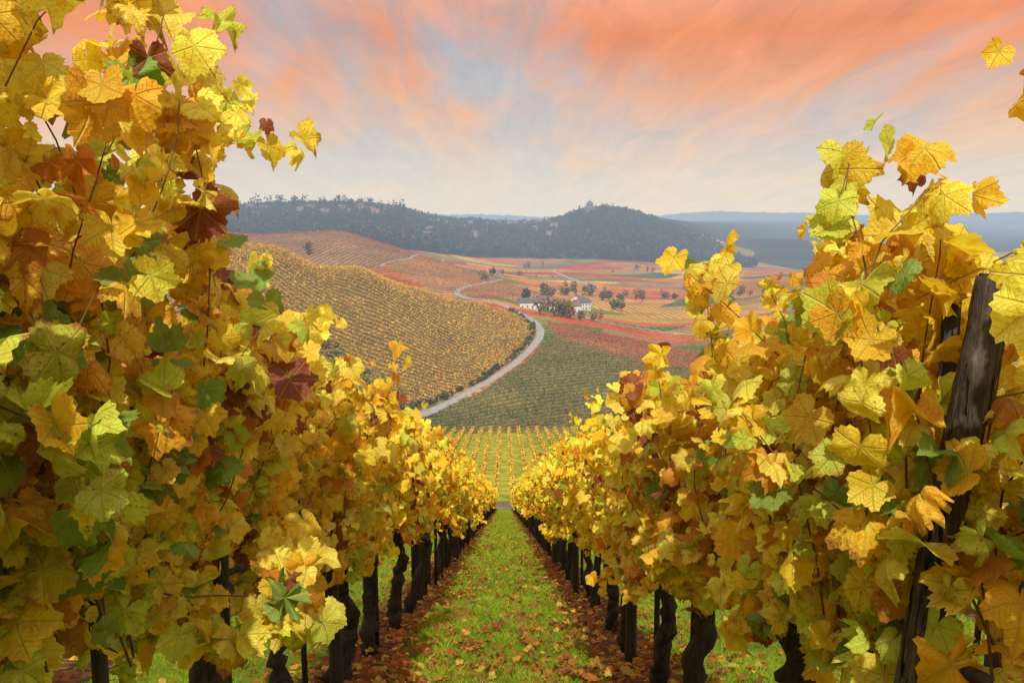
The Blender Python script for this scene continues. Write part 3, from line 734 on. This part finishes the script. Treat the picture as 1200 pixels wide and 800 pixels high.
gc=np.array([(.27,.43,.022),(.38,.51,.035),(.16,.30,.02),(.46,.50,.08),(.5,.42,.16)])[rng.choice(5,n,p=[.36,.27,.23,.11,.03])]*rng.uniform(.72,1.12,(n,1))
gc*=(.70+.38*cl)[:,None]
mesh_np('grass',V.reshape(-1,3),np.arange(5*n).reshape(-1,5),M_GRASS,cols=np.repeat(gc,5,0),smooth=False)
n=15000; yy=3.6+60*rng.uniform(0,1,n)**1.9; xx=rng.uniform(-4.5,4.5,n)
cen=rng.uniform(0,1,n); rowpick=rng.choice([0,1],n); xx=np.where(cen<.55,XL+rowpick*SP+rng.normal(0,.42,n),np.where(cen<.80,rng.uniform(-.95,.85,n),xx))
c=np.stack([xx+SKEW*yy,yy,near_g(yy)+rng.uniform(.02,.07,n)],1)
nr=np.stack([rng.normal(0,.35,n),rng.normal(0,.35,n)+.3,np.ones(n)],1); tip=rng.standard_normal((n,3))
lc=np.array([(.58,.30,.05),(.48,.17,.04),(.34,.11,.04),(.66,.44,.08),(.24,.10,.05),(.42,.14,.04)])[rng.integers(0,6,n)]*rng.uniform(.7,1.1,(n,1))
leaves('fallen_leaves',c,nr,tip,rng.uniform(.025,.054,n),lc,1,M_LEAF2)

# ------------------------------------------------------------------ sun and sky
AZ=math.radians(180); EL=math.radians(48)
S=Vector((math.sin(AZ)*math.cos(EL),math.cos(AZ)*math.cos(EL),math.sin(EL)))
sun=bpy.data.lights.new('sun','SUN'); sun.energy=4.6; sun.angle=math.radians(.6); sun.color=(1,.94,.84)
so=bpy.data.objects.new('sun',sun); so.rotation_euler=(-S).to_track_quat('-Z','Y').to_euler(); so.location=(0,0,60); scene.collection.objects.link(so)
w=bpy.data.worlds.new('World'); scene.world=w; w.use_nodes=True; nt=w.node_tree; nt.nodes.clear()
w.cycles.sampling_method='MANUAL'; w.cycles.sample_map_resolution=256
out=N_(nt,'ShaderNodeOutputWorld')
sky=N_(nt,'ShaderNodeTexSky',sky_type='NISHITA'); sky.sun_disc=False; sky.sun_elevation=EL; sky.sun_rotation=AZ
b1=N_(nt,'ShaderNodeBackground'); nt.links.new(sky.outputs[0],b1.inputs[0]); b1.inputs[1].default_value=.12
tc=N_(nt,'ShaderNodeTexCoord'); sx=N_(nt,'ShaderNodeSeparateXYZ'); nt.links.new(tc.outputs['Generated'],sx.inputs[0])
zc=M_(nt,'MAXIMUM',sx.outputs[2],0.0); zd=M_(nt,'ADD',zc,.12)
cb=N_(nt,'ShaderNodeCombineXYZ'); nt.links.new(M_(nt,'DIVIDE',sx.outputs[0],zd),cb.inputs[0]); nt.links.new(M_(nt,'DIVIDE',sx.outputs[1],zd),cb.inputs[1])
mp=N_(nt,'ShaderNodeMapping'); mp.inputs['Rotation'].default_value=(0,0,math.radians(74)); mp.inputs['Scale'].default_value=(1.4,.36,1); mp.inputs['Location'].default_value=(5.3,2.2,0); nt.links.new(cb.outputs[0],mp.inputs[0])
n1=noise(nt,1.0,7,mp.outputs[0],.57,.7); n2=noise(nt,.45,2,mp.outputs[0],.5,.4); n3=noise(nt,3.8,6,mp.outputs[0],.66,.5)
sm=M_(nt,'ADD',M_(nt,'MULTIPLY',n1.outputs['Fac'],.55),M_(nt,'ADD',M_(nt,'MULTIPLY',n2.outputs['Fac'],.27),M_(nt,'MULTIPLY',n3.outputs['Fac'],.18)))
sm=M_(nt,'ADD',sm,M_(nt,'MULTIPLY',sx.outputs[0],.06))
sm=M_(nt,'ADD',sm,M_(nt,'MULTIPLY',M_(nt,'SUBTRACT',zc,.09),.50))
mask=ramp(nt,sm,[(.43,(0,0,0)),(.58,(1,1,1))])
base=ramp(nt,zc,[(0,(.82,.76,.67)),(.04,(.77,.70,.63)),(.10,(.63,.58,.56)),(.25,(.47,.48,.51)),(.45,(.85,.88,.92)),(1,(1.15,1.18,1.22))])  # upper stops brightened above the view as added fill for the vine rows
cl=ramp(nt,zc,[(0,(.88,.77,.64)),(.05,(.86,.70,.56)),(.09,(.87,.59,.42)),(.15,(.91,.42,.22)),(.21,(.91,.30,.12)),(.45,(1.1,.85,.68)),(1,(1.3,1.2,1.1))])  # cloud colours overhead raised for the same added fill light
cc=mixc(nt,mask,base,cl)
shade=ramp(nt,n3.outputs['Fac'],[(.34,(.78,.79,.82)),(.66,(1.14,1.11,1.07))])
cc=mixc(nt,M_(nt,'ADD',.05,M_(nt,'MULTIPLY',zc,3.0),clamp=True),cc,mixc(nt,1.,cc,shade,'MULTIPLY'))
b2=N_(nt,'ShaderNodeBackground'); nt.links.new(cc,b2.inputs[0]); b2.inputs[1].default_value=1
mx=N_(nt,'ShaderNodeMixShader'); mx.inputs[0].default_value=.93
nt.links.new(b1.outputs[0],mx.inputs[1]); nt.links.new(b2.outputs[0],mx.inputs[2]); nt.links.new(mx.outputs[0],out.inputs[0])

# ------------------------------------------------------------------ camera
cam=bpy.data.cameras.new('camera'); cam.sensor_width=36; cam.lens=28; cam.clip_start=.05; cam.clip_end=30000
co=bpy.data.objects.new('camera',cam); co.location=(0,0,0); co.rotation_euler=(math.radians(90)-PITCH,0,0); scene.collection.objects.link(co)
scene.camera=co
